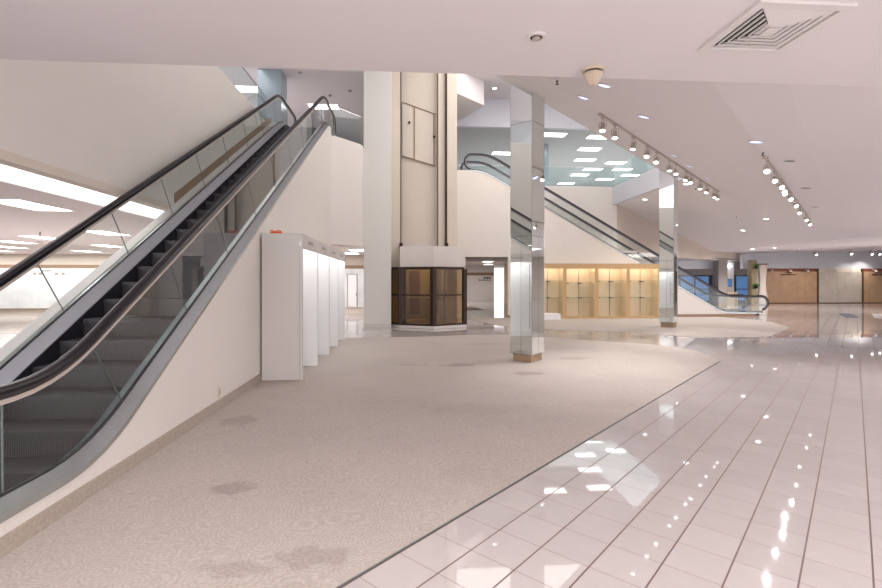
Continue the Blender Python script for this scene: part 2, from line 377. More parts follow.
# shops wall far right
struct(box((24.1, 32.5, 2.5), (40, 32.8, 4.2)), 'wall_back', 'fascia_blue')
struct(box((24.1, 32.8, 0), (40, 33.0, 2.5)), 'wall_back', 'darkwood')
struct(box((16.5, 31, 2.42), (21.0, 31.25, 3.4)).box((22.85, 31, 2.42), (23.4, 31.25, 3.4)), 'wall_back', 'fascia_blue')
struct(box((12.9, 33, 0), (24.1, 33.2, 3.6)), 'wall_back', 'greybrown')
struct(MB().prism([(10.3, 22.8), (19.6, 29.45), (24.1, 32.45), (24.1, 33), (10.3, 33)], 2.97, 3.05), 'ceiling', 'ceil')
# left wall carrying the escalator side, cut to the escalator's slope
SL = .5696; NZ = 3.52; TOP = 6.15
def smax(a, b, k): h = max(0, min(1, .5 + .5 * (a - b) / k)); return b + (a - b) * h + k * h * (1 - h)
def smin(a, b, k): return -smax(-a, -b, k)
def nose(u, k=.28): return smin(smax(SL * u, 0, k), TOP, k)          # height over the run, smooth at both ends
def deck(u): return smin(smax(SL * u + .07, .25, .25), TOP + .25, .25)
def railz(u): return smin(smax(SL * u + .95, .94, .22), TOP + .95, .25)
wl = MB(); us = [-1.9 + i * .15 for i in range(90)]; us = [u for u in us if u + NZ < 15.05] + [15.05 - NZ]
rowsw = [[(-2.35, NZ + u, 0), (-2.35, NZ + u, min(deck(u), 6.4) - .0), (-2.41, NZ + u, deck(u)), (-2.41, NZ + u, 0)] for u in us]
wl.strip(rowsw); struct(wl, 'wall_left', 'wall')
struct(box((-2.41, 15.05, 2.75), (-2.35, 15.12, 6.15)), 'wall_left', 'wall')
# 45 degree piece above the opening, then the header
struct(MB().prism([(-2.35, 15.1), (-1.49, 16.15), (-1.49, 16.6), (-2.41, 15.4)], 2.76, 6.15), 'wall_left', 'wall')
struct(box((-2.335, 7.8, 0), (-2.32, 7.82, .001)), 'trim', 'wall')
# skirting of carpet along the left wall
struct(box((-2.35, 1.62, .0), (-2.325, 7.8, .115)), 'baseboard_left', 'skirting')
# wall far side of the escalator, upper part, with soffit over the left store
wf = MB(); wf.box((-4.15, 4.35, 2.88), (-4.0, 14.4, 6.15)); struct(wf, 'wall_left', 'wall')
ft = MB(); ft.box((-4.16, 4.35, 2.80), (-3.985, 14.4, 2.90)); struct(ft, 'trim', 'wall2')
# cream parapet wall under the far deck
wp = MB(); rp = [[(-4.0, NZ + u, 0), (-4.0, NZ + u, deck(u) + .02), (-3.86, NZ + u, deck(u) + .02), (-3.86, NZ + u, 0)] for u in us]
wp.strip(rp); struct(wp, 'wall_left', 'white')
tb = MB(); rt = [[(-3.985, NZ + u, deck(u) + .02), (-3.985, NZ + u, deck(u) + .19), (-4.005, NZ + u, deck(u) + .19), (-4.005, NZ + u, deck(u) + .02)] for u in us if 4.9 < u < 10.9]
tb.strip(rt); struct(tb, 'trim', 'trimbrown')
# left store
struct(box((-27, 4.35, 2.85), (-4.15, 14.4, 2.95)).box((-27, 14.4, 2.85), (-2.43, 46, 2.95)).box((-2.43, 17.4, 2.85), (1.2, 46, 2.95)).box((1.2, 20.5, 2.85), (10.2, 46, 2.95)), 'ceiling', 'ceil_low')
struct(box((-27, -6, 0), (-26.8, 46, 3.5)), 'wall_left', 'wall')
struct(box((-27, 23.5, 0), (2.2, 23.7, 2.85)), 'wall_back', 'wall2')
struct(box((-22, 23.44, .32), (-.6, 23.5, 2.2)), 'wall_back', 'slat_white')
struct(box((-22, 23.42, 2.2), (-.6, 23.5, 2.36)).box((-22, 23.42, .28), (-8, 23.5, .33)), 'trim', 'trimbrown')
struct(box((38, -6, 0), (38.2, 33, 4.2)), 'wall_right', 'wall2')  # unseen wall, added so the column mirrors reflect beige instead of bright world
# upper floor left, ceilings up there
struct(box((-27, 14.4, 5.9), (-2.42, 46, 6.15)).box((-27, 4.35, 5.9), (-4.15, 14.4, 6.15)).box((-2.4, 17.62, 5.9), (1.2, 22.6, 6.15)), 'floor', 'ceil_low')
struct(box((-27, 4.35, 8.95), (-1.0, 46, 9.05)), 'ceiling', 'ceil')
struct(box((-1.0, 4.35, 10.3), (13, 22.5, 10.4)), 'ceiling', 'ceil')
struct(box((-1.1, 4.35, 8.95), (-1.0, 22.5, 10.4)), 'wall_left', 'ceil')
struct(box((-1.0, 22.5, 8.95), (13, 22.7, 10.4)), 'wall_back', 'fascia_blue')
struct(box((-1.0, 22.7, 8.95), (40, 46, 9.05)).box((13, 12, 8.95), (40, 22.7, 9.05)), 'ceiling', 'ceil_up')
struct(box((13, 12, 8.95), (13.2, 22.7, 10.4)), 'wall_right', 'ceil')
struct(box((1.2, 44, 6.15), (40, 44.2, 8.95)), 'wall_back', 'ceil_up')
struct(box((-27, 34, 6.15), (1.2, 34.2, 8.95)), 'wall_back', 'ceil')
# angled bulkheads hanging in the tall space
struct(MB().prism([(1.9, 19.2), (3.35, 20.6), (2.6, 22.4), (1.9, 22.4)], 9.25, 10.3), 'wall_back', 'ceil')
# pilaster and lift shaft
struct(box((-1.49, 16.6, 0), (-.55, 17.4, 10.3)), 'wall_back', mat('pilaster_paint', (.74, .73, .69), .55, noise=.02))
sh = MB(); sh.box((-.55, 17.2, 0), (-.22, 17.5, 10.3)).box((-.22, 17.45, 2.3), (1.12, 17.6, 10.3)).box((1.12, 17.2, 2.3), (1.42, 17.5, 10.3)).box((1.42, 17.1, 0), (1.8, 20.5, 10.3)).box((-1.49, 17.4, 0), (-1.4, 20.4, 2.9))
struct(sh, 'wall_back', 'shaft')
sd = MB(); sd.box((-.235, 17.19, 2.8), (-.205, 17.46, 10.3)).box((1.37, 17.08, 2.8), (1.44, 17.2, 10.3)).box((1.10, 17.19, 2.8), (1.125, 17.3, 10.3)); struct(sd, 'trim', 'bronze')
# baseboards, pilaster foot
struct(box((-1.5, 16.575, 0), (-.54, 16.6, .12)), 'baseboard_back', 'stone')
# escalator-side wall in front of the far escalator
XB = 14.35
wr = MB(); u2 = [-1.3 + i * .15 for i in range(100)]; u2 = [u for u in u2 if XB - u > 1.8] + [XB - 1.8]
def dk2(u): return smin(smax(SL * u + .07, .18, .25), TOP + .22, .25)
for seg, lo in (([u for u in u2 if XB - u >= 4.36] + [XB - 4.36], 0), ([XB - 4.36] + [u for u in u2 if 2.49 <= XB - u <= 4.36] + [XB - 2.49], 2.64), ([XB - 2.49] + [u for u in u2 if XB - u <= 2.49], 0)):
    wr.strip([[(XB - u, 20.4, lo), (XB - u, 20.4, dk2(u)), (XB - u, 20.46, dk2(u)), (XB - u, 20.46, lo)] for u in seg])
struct(wr, 'wall_back', 'wall')
struct(box((10.75, 20.37, 0), (15.65, 20.4, .12)).box((4.36, 20.37, 0), (5.2, 20.4, .12)), 'baseboard_back', 'trimbrown')
# store seen through the far opening
struct(box((-.5, 38, 0), (7.0, 38.2, 2.85)), 'wall_back', 'white')
struct(box((7.0, 34, 0), (8.9, 34.2, 2.85)), 'wall_back', 'wall2')
struct(box((4.0, 37.9, 2.05), (6.95, 38, 2.28)), 'trim', 'trimbrown')
struct(box((8.9, 22.6, 0), (9.1, 36, 2.85)), 'wall_right', 'wall2')

# ================================================================= ESCALATORS
def offs(path, d):
    out = []
    for i, (y, z) in enumerate(path):
        a = path[max(i - 1, 0)]; b = path[min(i + 1, len(path) - 1)]
        ty, tz = b[0] - a[0], b[1] - a[1]; L = math.hypot(ty, tz) or 1
        out.append((y - tz / L * d, z + ty / L * d))
    return out
def escalator(label, loc, rz, u0, u1, deckf, tread, near_side, lower_newel=True, trim='creamstrip'):
    t = thing('escalator', label, 'escalator', loc, rz=rz)
    N = 96
    us = [u0 + (u1 - u0) * i / N for i in range(N + 1)]
    def rail_path(dz=0):
        top = [(u, railz(u) + dz) for u in us]
        r0 = .33; zc = railz(u0) + dz - r0
        lo = [(u0 - r0 * math.sin(a), zc + r0 * math.cos(a)) for a in [R(x) for x in range(170, 0, -10)]]
        r1 = .33; zc1 = railz(u1) + dz - r1
        hi = [(u1 + r1 * math.sin(a), zc1 + r1 * math.cos(a)) for a in [R(x) for x in range(10, 171, 10)]]
        return (lo + top + hi) if lower_newel else (top + hi)
    for sgn in (-1, 1):
        X = .65 * sgn
        # handrail with rounded section
        path = rail_path()
        sec = [(-.04, -.02), (-.045, 0), (-.036, .016), (-.02, .024), (.02, .024), (.036, .016), (.045, 0), (.04, -.02)]
        cache = [offs(path, b) for a, b in sec]
        rows = [[(X + sec[j][0], cache[j][i][0], cache[j][i][1]) for j in range(len(sec))] for i in range(len(path))]
        h = MB().strip(rows).build('handrail', 'rubber', t, smooth=True, xf=1)
        g = MB(); ca, cb = offs(path, -.02), offs(path, -.055)
        g.strip([[(X - .028, *ca[i]), (X + .028, *ca[i]), (X + .02, *cb[i]), (X - .02, *cb[i])] for i in range(len(path))])
        g.build('rail_channel', 'channel', h, smooth=True, xf=1)
        g = MB(); cc = offs(path, -.09)
        g.strip([[(X - .012, *cb[i]), (X + .012, *cb[i]), (X + .010, *cc[i]), (X - .010, *cc[i])] for i in range(len(path))])
        g.build('rail_trim', trim, h, xf=1)
        # glass panels, leaning joints square to the slope
        def slope(u): return max(0, min(1, (railz(u + .1) - railz(u - .1)) / .2 / SL))
        def bot(u): return (u, deckf(u) + .04)
        def top(u):
            v = u - .41 * slope(u); return (v, railz(v) - .05)
        joints = [u0 - .0]; k = -.44
        for q in range(60):
            u = k + q * 1.22
            if u > u0 + .5 and u < u1 - .4: joints.append(u)
        joints.append(u1)
        for a, b in zip(joints, joints[1:]):
            g = MB(); m_ = 8; r_ = []
            for i in range(m_ + 1):
                u = a + .006 + (b - a - .012) * i / m_; p, q = bot(u), top(u)
                r_.append([(X - .005, *p), (X + .005, *p), (X + .005, *q), (X - .005, *q)])
            g.strip(r_); g.build('glass_panel', 'glass', t, xf=1)
        for a in joints[1:-1]:
            p, q = bot(a), top(a)
            MB().strip([[(X - .006, p[0] - .003, p[1]), (X + .006, p[0] - .003, p[1]), (X + .006, p[0] + .003, p[1]), (X - .006, p[0] + .003, p[1])],
                        [(X - .006, q[0] - .003, q[1]), (X + .006, q[0] - .003, q[1]), (X + .006, q[0] + .003, q[1]), (X - .006, q[0] + .003, q[1])]]).build('glass_joint', 'seam', t, xf=1)
        # rounded end glass
        for uu, dr in ((u0, -1), (u1, 1)):
            if dr < 0 and not lower_newel: continue
            g = MB(); zt = railz(uu) - .09; zb = deckf(uu) + .02; rr = (zt - zb) / 2; zc = (zt + zb) / 2
            pts = [(uu + dr * .28 * math.cos(a), zc + rr * math.sin(a)) for a in [R(x) for x in range(-90, 91, 10)]]
            n = len(pts)
            g.mesh([(X - .005, *p) for p in pts] + [(X + .005, *p) for p in pts], [tuple(range(n)), tuple(range(2 * n - 1, n - 1, -1))] + [(i, (i + 1) % n, n + (i + 1) % n, n + i) for i in range(n)])
            g.build('end_glass', 'glass', t, xf=1)
        # decks: outer band, gasket slot, inner band, skirt
        xo = X + sgn * .12 if sgn == near_side else X + sgn * .12
        d = MB(); d.strip([[(X + sgn * .012, u, deckf(u) + .05), (xo, u, deckf(u) + .0), (xo, u, deckf(u) - .045), (X + sgn * .012, u, deckf(u) - .05)] for u in us])
        d.build('outer_deck', 'steel', t, smooth=True, xf=1)
        d = MB(); d.strip([[(X - .013, u, deckf(u) + .03), (X - .013, u, deckf(u) + .062), (X + .013, u, deckf(u) + .062), (X + .013, u, deckf(u) + .03)] for u in us])
        d.build('glass_gasket', 'black', t, xf=1)
        xi = X - sgn * .135
        d = MB(); d.strip([[(X - sgn * .013, u, deckf(u) + .05), (xi, u, deckf(u) - .03), (xi, u, deckf(u) - .06), (X - sgn * .013, u, deckf(u) - .05)] for u in us])
        d.build('inner_deck', 'steel_blue', t, smooth=True, xf=1)
        d = MB(); d.strip([[(xi, u, deckf(u) - .04), (xi - sgn * .006, u, deckf(u) - .04), (xi - sgn * .006, u, nose(u) - .42 if nose(u) > .42 else -.0), (xi, u, nose(u) - .42 if nose(u) > .42 else 0)] for u in us])
        d.build('skirt_panel', 'steel_dark', t, xf=1)
    # steps
    W = .505; n0 = None; k = -2; p = .36
    while True:
        un = .27 + p * k
        if un > TOP / SL + .3: break
        zt = max(0.012, min(TOP, SL * un))
        if k == -2 or True:
            zr = SL * p
            s_ = MB(); s_.box((-W, un, zt - .05), (W, un + p + .01, zt))
            dep = min(zr, zt) if zt < TOP - 1e-6 or True else .05
            s_.box((-W, un + .012, max(zt - zr - .03, .0)), (W, un + .04, zt - .01)) if zt > .03 else None
            s_.build('step', tread, t, xf=1)
        k += 1
    # landing plates
    MB().box((-.60, u0 - .33, .0), (.60, -.45, .014)).build('landing_plate', 'steel', t, xf=1)
    MB().box((-.60, TOP / SL + .2, TOP - .03), (.60, u1 + .33, TOP)).build('landing_plate', 'steel', t, xf=1)
    # truss body under the steps
    MB().strip([[(-.5, u, max(0, nose(u) - .28)), (.5, u, max(0, nose(u) - .28)), (.5, u, max(-.02, nose(u) - .9)), (-.5, u, max(-.02, nose(u) - .9))] for u in us]).build('truss', 'dark', t, xf=1)
    return t
escalator('large near escalator rising along the left wall with black steps and glass sides', (-3.1, NZ, 0), 0, -1.55, 12.6, deck, 'tread', 1)
escalator('distant escalator descending to the right behind the two mirrored columns', (XB, 21.15, 0), R(90), -1.65, 11.55, dk2, 'tread_x', 1, trim='channel')

# ================================================================= GLASS PARAPETS
def parapet(pts, z0, label, h=.95, step=1.2, group=None):
    t = thing('glass_parapet', label, 'railing', (pts[0][0], pts[0][1], z0), group=group)
    for (a, b) in zip(pts, pts[1:]):
        a, b = Vector((*a, 0)), Vector((*b, 0)); d = (b - a); L = d.length; d.normalize(); n = Vector((-d.y, d.x, 0)) * .006
        k = max(1, round(L / step))
        for i in range(k):
            p = a + d * (L * i / k + .006); q = a + d * (L * (i + 1) / k - .006)
            MB().prism([tuple((p - n)[:2]), tuple((q - n)[:2]), tuple((q + n)[:2]), tuple((p + n)[:2])], z0, z0 + h).build('glass_panel', 'glass_up', t)
        n2 = n * 2.2
        MB().prism([tuple((a - n2)[:2]), tuple((b - n2)[:2]), tuple((b + n2)[:2]), tuple((a + n2)[:2])], z0 + h, z0 + h + .015).build('top_edge', 'chrome', t)
        MB().prism([tuple((a - n2)[:2]), tuple((b - n2)[:2]), tuple((b + n2)[:2]), tuple((a + n2)[:2])], z0 - .02, z0 + .03).build('shoe', 'white', t)
parapet([(-4.05, 5.0), (-4.05, 14.2)], 6.15, 'glass parapet on top of the left wall above the near escalator', h=.74)
parapet([(-2.3, 15.25), (-1.56, 16.16)], 6.155, 'short angled glass parapet between near escalator top and white pilaster')
parapet([(2.0, 22.55), (10.05, 22.55)], 6.15, 'long glass parapet of the upper floor behind the distant escalator')
parapet([(10.05, 22.5), (10.05, 16.5)], 6.15, 'glass parapet on the blue-white slab edge, left of rear mirrored column')

# ================================================================= MIRRORED COLUMNS
def column(cx, cy, side, label, topz, seams, plz):
    t = thing('mirrored_column', label, 'column', (cx, cy, 0), group=None)
    rz = R(45)
    MB().obox((cx, cy, .006), (side - .07, side - .07, plz), rz).build('plinth', 'plinth', t, bevel=.004)
    zs = [plz + .006] + seams + [topz]
    for a, b in zip(zs, zs[1:]):
        for k in range(4):
            ang = rz + k * R(90); dx, dy = math.cos(ang), math.sin(ang)
            if a < 1:
                for sg in (-1, 1):
                    q = sg * (side - .01) / 4
                    MB().obox((cx + dx * (side / 2 - .006) - dy * q, cy + dy * (side / 2 - .006) + dx * q, a + .004), (.012, side / 2 - .011, b - a - .008), ang).build('mirror_panel', 'mirror', t)
                continue
            m_ = MB().obox((cx + dx * (side / 2 - .006), cy + dy * (side / 2 - .006), a + .004), (.012, side - .014, b - a - .008), ang)
            m_.build('mirror_panel', 'mirror', t)
    core = MB().obox((cx, cy, plz), (side - .02, side - .02, topz - plz), rz); core.build('core', 'seam', t)
    edge = MB()
    for k in range(4):
        ang = rz + R(45) + k * R(90); r = side / 2 * R2 - .006
        edge.obox((cx + r * math.cos(ang), cy + r * math.sin(ang), plz), (.012, .012, topz - plz), rz)
    edge.build('corner_trim', 'chrome', t)
    return t
column(2.42, 9.46, .49, 'near mirrored square column on brown plinth standing on the carpet', 5.6, [2.48, 4.72], .15)
column(9.05, 15.95, .47, 'rear mirrored square column in front of the distant escalator', 5.6, [2.3, 4.4], .17)

# ================================================================= WHITE DISPLAY CABINETS
def white_cabinet(y0, first, label):
    t = thing('display_cabinet', label, 'cabinet', (-2.0, y0, 0), group='white lit cabinets along the left wall')
    x0, x1, W, H = -2.32, -1.68, 1.32, 2.365; y1 = y0 + W - .004
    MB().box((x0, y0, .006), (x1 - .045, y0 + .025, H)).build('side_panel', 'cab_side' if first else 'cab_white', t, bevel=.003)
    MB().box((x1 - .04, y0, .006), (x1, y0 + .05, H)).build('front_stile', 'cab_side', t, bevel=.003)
    MB().box((x0, y1 - .025, .006), (x1, y1, H)).build('side_panel', 'cab_white', t)
    MB().box((x0, y0 + .025, .1), (x0 + .02, y1 - .025, H)).build('back_panel', 'cab_white', t)
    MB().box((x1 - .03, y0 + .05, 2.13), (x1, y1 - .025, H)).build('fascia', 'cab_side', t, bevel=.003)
    MB().box((x0, y0 + .025, .006), (x0 + .22, y1 - .025, .12)).build('base', 'cab_white', t)
    MB().box((x0 + .02, y0 + .025, H - .03), (x1 - .03, y1 - .025, H)).build('top_board', 'cab_white', t)
    MB().box((x1 - .14, y0 + .1, 2.2), (x1 - .08, y1 - .1, 2.25)).build('strip_lamp', 'tube_cab', t)
    fx = MB(); random.seed(int(y0 * 10))
    for i in range(9):
        yy = y0 + .45 + i * .05 + random.uniform(0, .01); fx.box((x1, yy, 2.215 + random.uniform(0, .02)), (x1 + .003, yy + .028, 2.26 + random.uniform(0, .03)))
    fx.build('faint_lettering', 'greyink', t)
    for z in (.8, 1.4):
        MB().box((x0 + .03, y0 + .1, z), (x0 + .30, y0 + .115, z + .02)).box((x0 + .03, y1 - .14, z), (x0 + .30, y1 - .125, z + .02)).build('bracket', 'chrome', t)
    MB().box((x0 + .02, y0 + .1, .2), (x0 + .03, y0 + .12, 2.1)).box((x0 + .02, y1 - .14, .2), (x0 + .03, y1 - .12, 2.1)).build('shelf_standard', 'chrome', t)
    return t
labs = ['first white lit cabinet beside the escalator wall with large blank side', 'second white lit cabinet from the camera along the left wall', 'third white lit cabinet from the camera along the left wall', 'last white lit cabinet next to the doorway opening']
for i in range(4): white_cabinet(7.82 + 1.325 * i, i == 0, labs[i])
t = thing('cable_tag', 'small orange tag lying on top of first white cabinet', 'tag', (-2.42 + .35, 8.0, 2.365))
MB().box((-2.2, 7.86, 2.365), (-2.02, 7.95, 2.40)).build('tag_body', 'orange', t, bevel=.01)
MB().tube([(-2.2 + .18 * i / 8, 7.84 + .01 * math.sin(i), 2.405 + .012 * math.sin(i * 1.3)) for i in range(9)], .008).build('tie', 'orange', t)

t = thing('wall_socket', 'small cream wall socket low on the left escalator wall', 'socket', (-2.35, 6.16, .2))
MB().box((-2.35, 6.12, .15), (-2.342, 6.20, .27)).build('face_plate', 'cream_plastic', t, bevel=.002)
MB().box((-2.342, 6.15, .18), (-2.339, 6.17, .24)).build('outlet', 'greyink', t)
# ================================================================= MAPLE CABINETS
def maple_cabinet(x0, W, label, sh):
    t = thing('maple_cabinet', label, 'cabinet', (x0 + W / 2, 20.1, 0), group='maple display cabinets under the distant escalator')
    y0, y1, H = 19.78, 20.36, 2.34; x1 = x0 + W - .004
    MB().box((x0, y0, .006), (x0 + .07, y1, H)).build('side_panel', 'maple', t, bevel=.003)
    MB().box((x1 - .07, y0, .006), (x1, y1, H)).build('side_panel', 'maple', t, bevel=.003)
    MB().box((x0 - .0, y0 - .02, .006), (x0 + .075, y0, H)).build('face_stile', 'maple_edge', t); MB().box((x1 - .075, y0 - .02, .006), (x1, y0, H)).build('face_stile', 'maple_edge', t)
    MB().box((x0 + .07, y1 - .03, .006), (x1 - .07, y1, H - .05)).build('back_panel', 'maple', t)
    MB().box((x0 + .075, y0 - .02, 2.12), (x1 - .075, y0 + .02, H)).build('fascia', 'maple_edge', t)
    MB().box((x0 + .07, y0, H - .05), (x1 - .07, y1 - .03, H)).build('top_board', 'maple', t)
    MB().box((x0 + .07, y0, .006), (x1 - .07, y1 - .03, .07)).build('base', 'maple_edge', t)
    MB().box((x0 + .12, y0 + .05, 2.2), (x1 - .12, y0 + .12, 2.24)).build('strip_lamp', 'tube_warm', t)
    for z in sh:
        s_ = MB().box((x0 + .1, y0 + .12, z), (x1 - .1, y1 - .05, z + .014)).build('glass_shelf', 'glass_shelf', t)
        for fx in (.16, .58):
            xx = x0 + W * fx
            MB().box((xx - .05, y1 - .30, z - .03), (xx + .05, y1 - .03, z)).build('bracket', 'bronze', s_)
    for fx in (.16, .58):
        xx = x0 + W * fx; MB().box((xx - .008, y1 - .045, .1), (xx + .008, y1 - .03, 2.1)).build('shelf_standard', 'trimbrown', t)
    return t
mlab = ['leftmost maple cabinet partly hidden behind near mirrored column', 'maple cabinet second from left, its upper glass shelf set lower', 'maple cabinet third from left with two glass shelves', 'rightmost maple cabinet with two glass shelves near the rear column']
for i in range(4): maple_cabinet(5.28 + 1.385 * i, 1.385, mlab[i], ((.89, 1.52) if i == 1 else (.89, 1.6)))
t = tag(MB().prism([(5.6, 19.2), (6.3, 19.2), (6.15, 19.72), (5.6, 19.72)], .006, .26).build('display_plinth', 'cab_white', bevel=.006), 'low white display plinth in front of leftmost maple cabinet', 'plinth')

# ================================================================= LIFT ENCLOSURE
t = thing('lift_enclosure', 'dark bronze glazed lift enclosure with white header at the shaft foot', 'elevator', (.75, 16.6, 0))
base = [(-.64, 17.15), (-.60, 16.95), (-.23, 16.42), (.9, 15.9), (2.0, 16.5), (2.06, 17.1)]
MB().prism([(-.6, 17.15), (-.6, 16.95), (-.26, 16.4), (.9, 15.8), (2.06, 16.42), (2.12, 17.08)], .0, .09).build('curb', 'stone', t, bevel=.01)
MB().prism([(p[0], p[1]) for p in base], 2.0, 2.08).build('frame_head', 'bronze', t)
bot = MB()
segs = list(zip(base[1:-1], base[2:])) + [(base[0], base[1])]
for a, b in segs:
    A_, B_ = Vector((*a, 0)), Vector((*b, 0)); d = B_ - A_; L = d.length; d.normalize(); n = Vector((-d.y, d.x, 0)) * .03
    def bar(p, q, z0, z1, nm):
        MB().prism([tuple((p - n)[:2]), tuple((q - n)[:2]), tuple((q + n)[:2]), tuple((p + n)[:2])], z0, z1).build(nm, 'bronze', t)
    bar(A_, B_, .09, .15, 'bottom_rail'); bar(A_, B_, 1.10, 1.145, 'middle_rail')
    if L > .3:
        n = n * .15
        MB().prism([tuple((A_ - n)[:2]), tuple((B_ - n)[:2]), tuple((B_ + n)[:2]), tuple((A_ + n)[:2])], .15, 1.10).build('glass_pane', 'glass_brown', t)
        MB().prism([tuple((A_ - n)[:2]), tuple((B_ - n)[:2]), tuple((B_ + n)[:2]), tuple((A_ + n)[:2])], 1.145, 2.0).build('glass_pane', 'glass_brown', t)
for p in base[1:]:
    MB().obox((p[0], p[1], .09), (.13, .12, 1.93), R(20)).build('post', 'bronze', t)
MB().obox((-.08, 16.40, .09), (.09, .09, 1.93), R(-28)).obox((.82, 15.95, .09), (.08, .09, 1.93), R(-28)).build('door_stile', 'bronze', t)
MB().prism([(-.24, 17.15), (-.24, 16.50), (.9, 16.36), (1.87, 16.50), (1.87, 17.08)], 2.08, 2.80).build('header', 'wall', t, bevel=.004)
MB().box((1.87, 16.6, 2.08), (2.04, 17.08, 2.40)).build('header_return', 'wall', t)
car = MB().box((-.3, 18.9, .1), (1.75, 18.95, 2.4)).box((-.42, 17.5, .1), (-.38, 18.9, 2.4)).box((1.36, 17.5, .1), (1.40, 18.9, 2.4)); car.build('car_walls', 'olive', t)
MB().box((-.38, 17.3, .0), (1.36, 18.9, .1)).build('car_floor', 'trimbrown', t)
MB().box((.1, 18.85, .3), (.5, 18.9, 2.0)).box((.95, 18.85, .3), (1.25, 18.9, 2.0)).build('panel_strip', 'darkwood', t)
MB().tube([(-.2, 18.8, .95), (1.2, 18.8, .95)], .02).build('car_rail', 'chrome', t)
MB().box((.0, 17.9, 2.3), (1.0, 18.3, 2.33)).build('car_lamp', 'tube_warm', t)
for x in (-.22, 1.40):
    MB().box((x - .05, 16.95, 2.80), (x + .07, 17.18, 2.95)).build('rail_foot', 'bronze', t)
t = thing('shaft_hatch', 'closed cream door panel high up on the lift shaft face', 'door', (.4, 17.44, 6.3))
hp = MB(); zz = lambda x, z: z - .22 * (x + .2)
hp.mesh([(-.17, 17.40, 6.15), (1.02, 17.40, 5.80), (1.02, 17.40, 7.68), (-.17, 17.40, 8.10), (-.17, 17.45, 6.15), (1.02, 17.45, 5.80), (1.02, 17.45, 7.68), (-.17, 17.45, 8.10)],
        [(0, 1, 2, 3), (7, 6, 5, 4), (0, 4, 5, 1), (3, 2, 6, 7), (0, 3, 7, 4), (1, 5, 6, 2)])
hp.build('panel', 'shaft', t)
def barp(p, q, w=.018):
    d = Vector(q) - Vector(p); return MB().tube([p, q], w, 6)
for p, q in (((-.17, 17.38, 8.10), (1.05, 17.38, 7.68)), ((.27, 17.38, 7.94), (.27, 17.38, 6.02)), ((-.17, 17.38, 6.15), (1.05, 17.38, 5.79)), ((.98, 17.38, 7.7), (.98, 17.38, 5.82))):
    barp(p, q).build('seam', 'trimbrown', t)
for p in ((.08, 17.37, 7.35), (.99, 17.37, 6.85)):
    MB().tube([p, (p[0], p[1] - .05, p[2])], .045, 12).build('lock', 'bronze', t)

# ================================================================= TRACK LIGHTING
def track(p0, p1, off, label):
    t = thing('lighting_track', label, 'track', (p0[0], p0[1], zP(*p0)), group=None)
    a = Vector((*p0, zP(*p0) - .005)); b = Vector((*p1, zP(*p1) - .005)); d = (b - a).normalized(); n = Vector((-d.y, d.x, 0)) * .018
    rows = [[tuple(p - n), tuple(p + n), tuple(p + n - Vector((0, 0, .03))), tuple(p - n - Vector((0, 0, .03)))] for p in (a, b)]
    MB().strip(rows).build('track_bar', 'lampbody', t)
    for p in (a, b):
        MB().box((p.x - .03, p.y - .03, p.z - .035), (p.x + .03, p.y + .03, p.z - .0)).build('end_feed', 'lampbody', t)
def pt(s_, t_): return ((s_ + t_) / R2, (t_ - s_) / R2)
T1 = [(3.41, 8.1), (3.81, 8.5), (4.5, 9.19), (5.09, 9.78), (5.55, 10.23), (6.23, 10.91), (6.62, 11.27), (7.29, 12.0), (7.61, 12.29), (8.33, 13.02), (8.92, 13.63), (9.57, 14.3), (9.92, 14.58)]
T2 = [(6.1, 7.68), (6.76, 8.38), (7.43, 9.02), (7.75, 9.35), (8.05, 9.68), (8.68, 10.29), (9.6, 11.19), (10.66, 12.22), (12.1, 13.6), (13.2, 14.7)]
track(pt(-3.32, (T1[0][0] + T1[0][1]) / R2 - .1), pt(-3.32, (T1[-1][0] + T1[-1][1]) / R2 + .15), 0, 'long lighting track on the folded ceiling nearest the atrium edge')
track(pt(-1.12, (T2[0][0] + T2[0][1]) / R2 - .2), pt(-1.12, (T2[-1][0] + T2[-1][1]) / R2 + .1), 0, 'second lighting track on the white ceiling at the right')
def make_spot():
    t = thing('track_spotlight', '', 'spotlight')
    MB().box((-.02, -.05, -.03), (.02, .05, 0)).tube([(0, 0, -.03), (0, 0, -.07)], .01).build('adapter', 'lampbody', t)
    y = MB().tube([(0, 0, -.06), (.055, 0, -.085), (.065, 0, -.13), (.06, 0, -.18)], .007, 6).tube([(0, 0, -.06), (-.055, 0, -.085), (-.065, 0, -.13), (-.06, 0, -.18)], .007, 6)
    y.build('yoke', 'lampbody', t)
    h = MB().strip([[(r * math.cos(2 * math.pi * j / 20), r * math.sin(2 * math.pi * j / 20), z) for j in range(20)] for r, z in ((.022, -.10), (.036, -.112), (.040, -.165), (.050, -.205), (.062, -.25), (.058, -.25))])
    hd = h.build('lamp_head', 'lampbody', t, smooth=True)
    MB().cyl((0, 0, -.258), .046, .008, 20, .050).build('lens', 'led', hd)
    return t
sp0 = make_spot()
def head_tilt(t, rx, rz):
    t.rotation_euler = (0, 0, rz)
    for c in t.children:
        if c.name.startswith('lamp_head'):
            c.rotation_euler = (rx, 0, 0); c.location = (0, math.sin(rx) * -.14 * 1, -.14 + .14 * math.cos(rx))
used = False
ords = ['first', 'second', 'third', 'fourth', 'fifth', 'sixth', 'seventh', 'eighth', 'ninth', 'tenth', 'eleventh', 'twelfth', 'thirteenth']
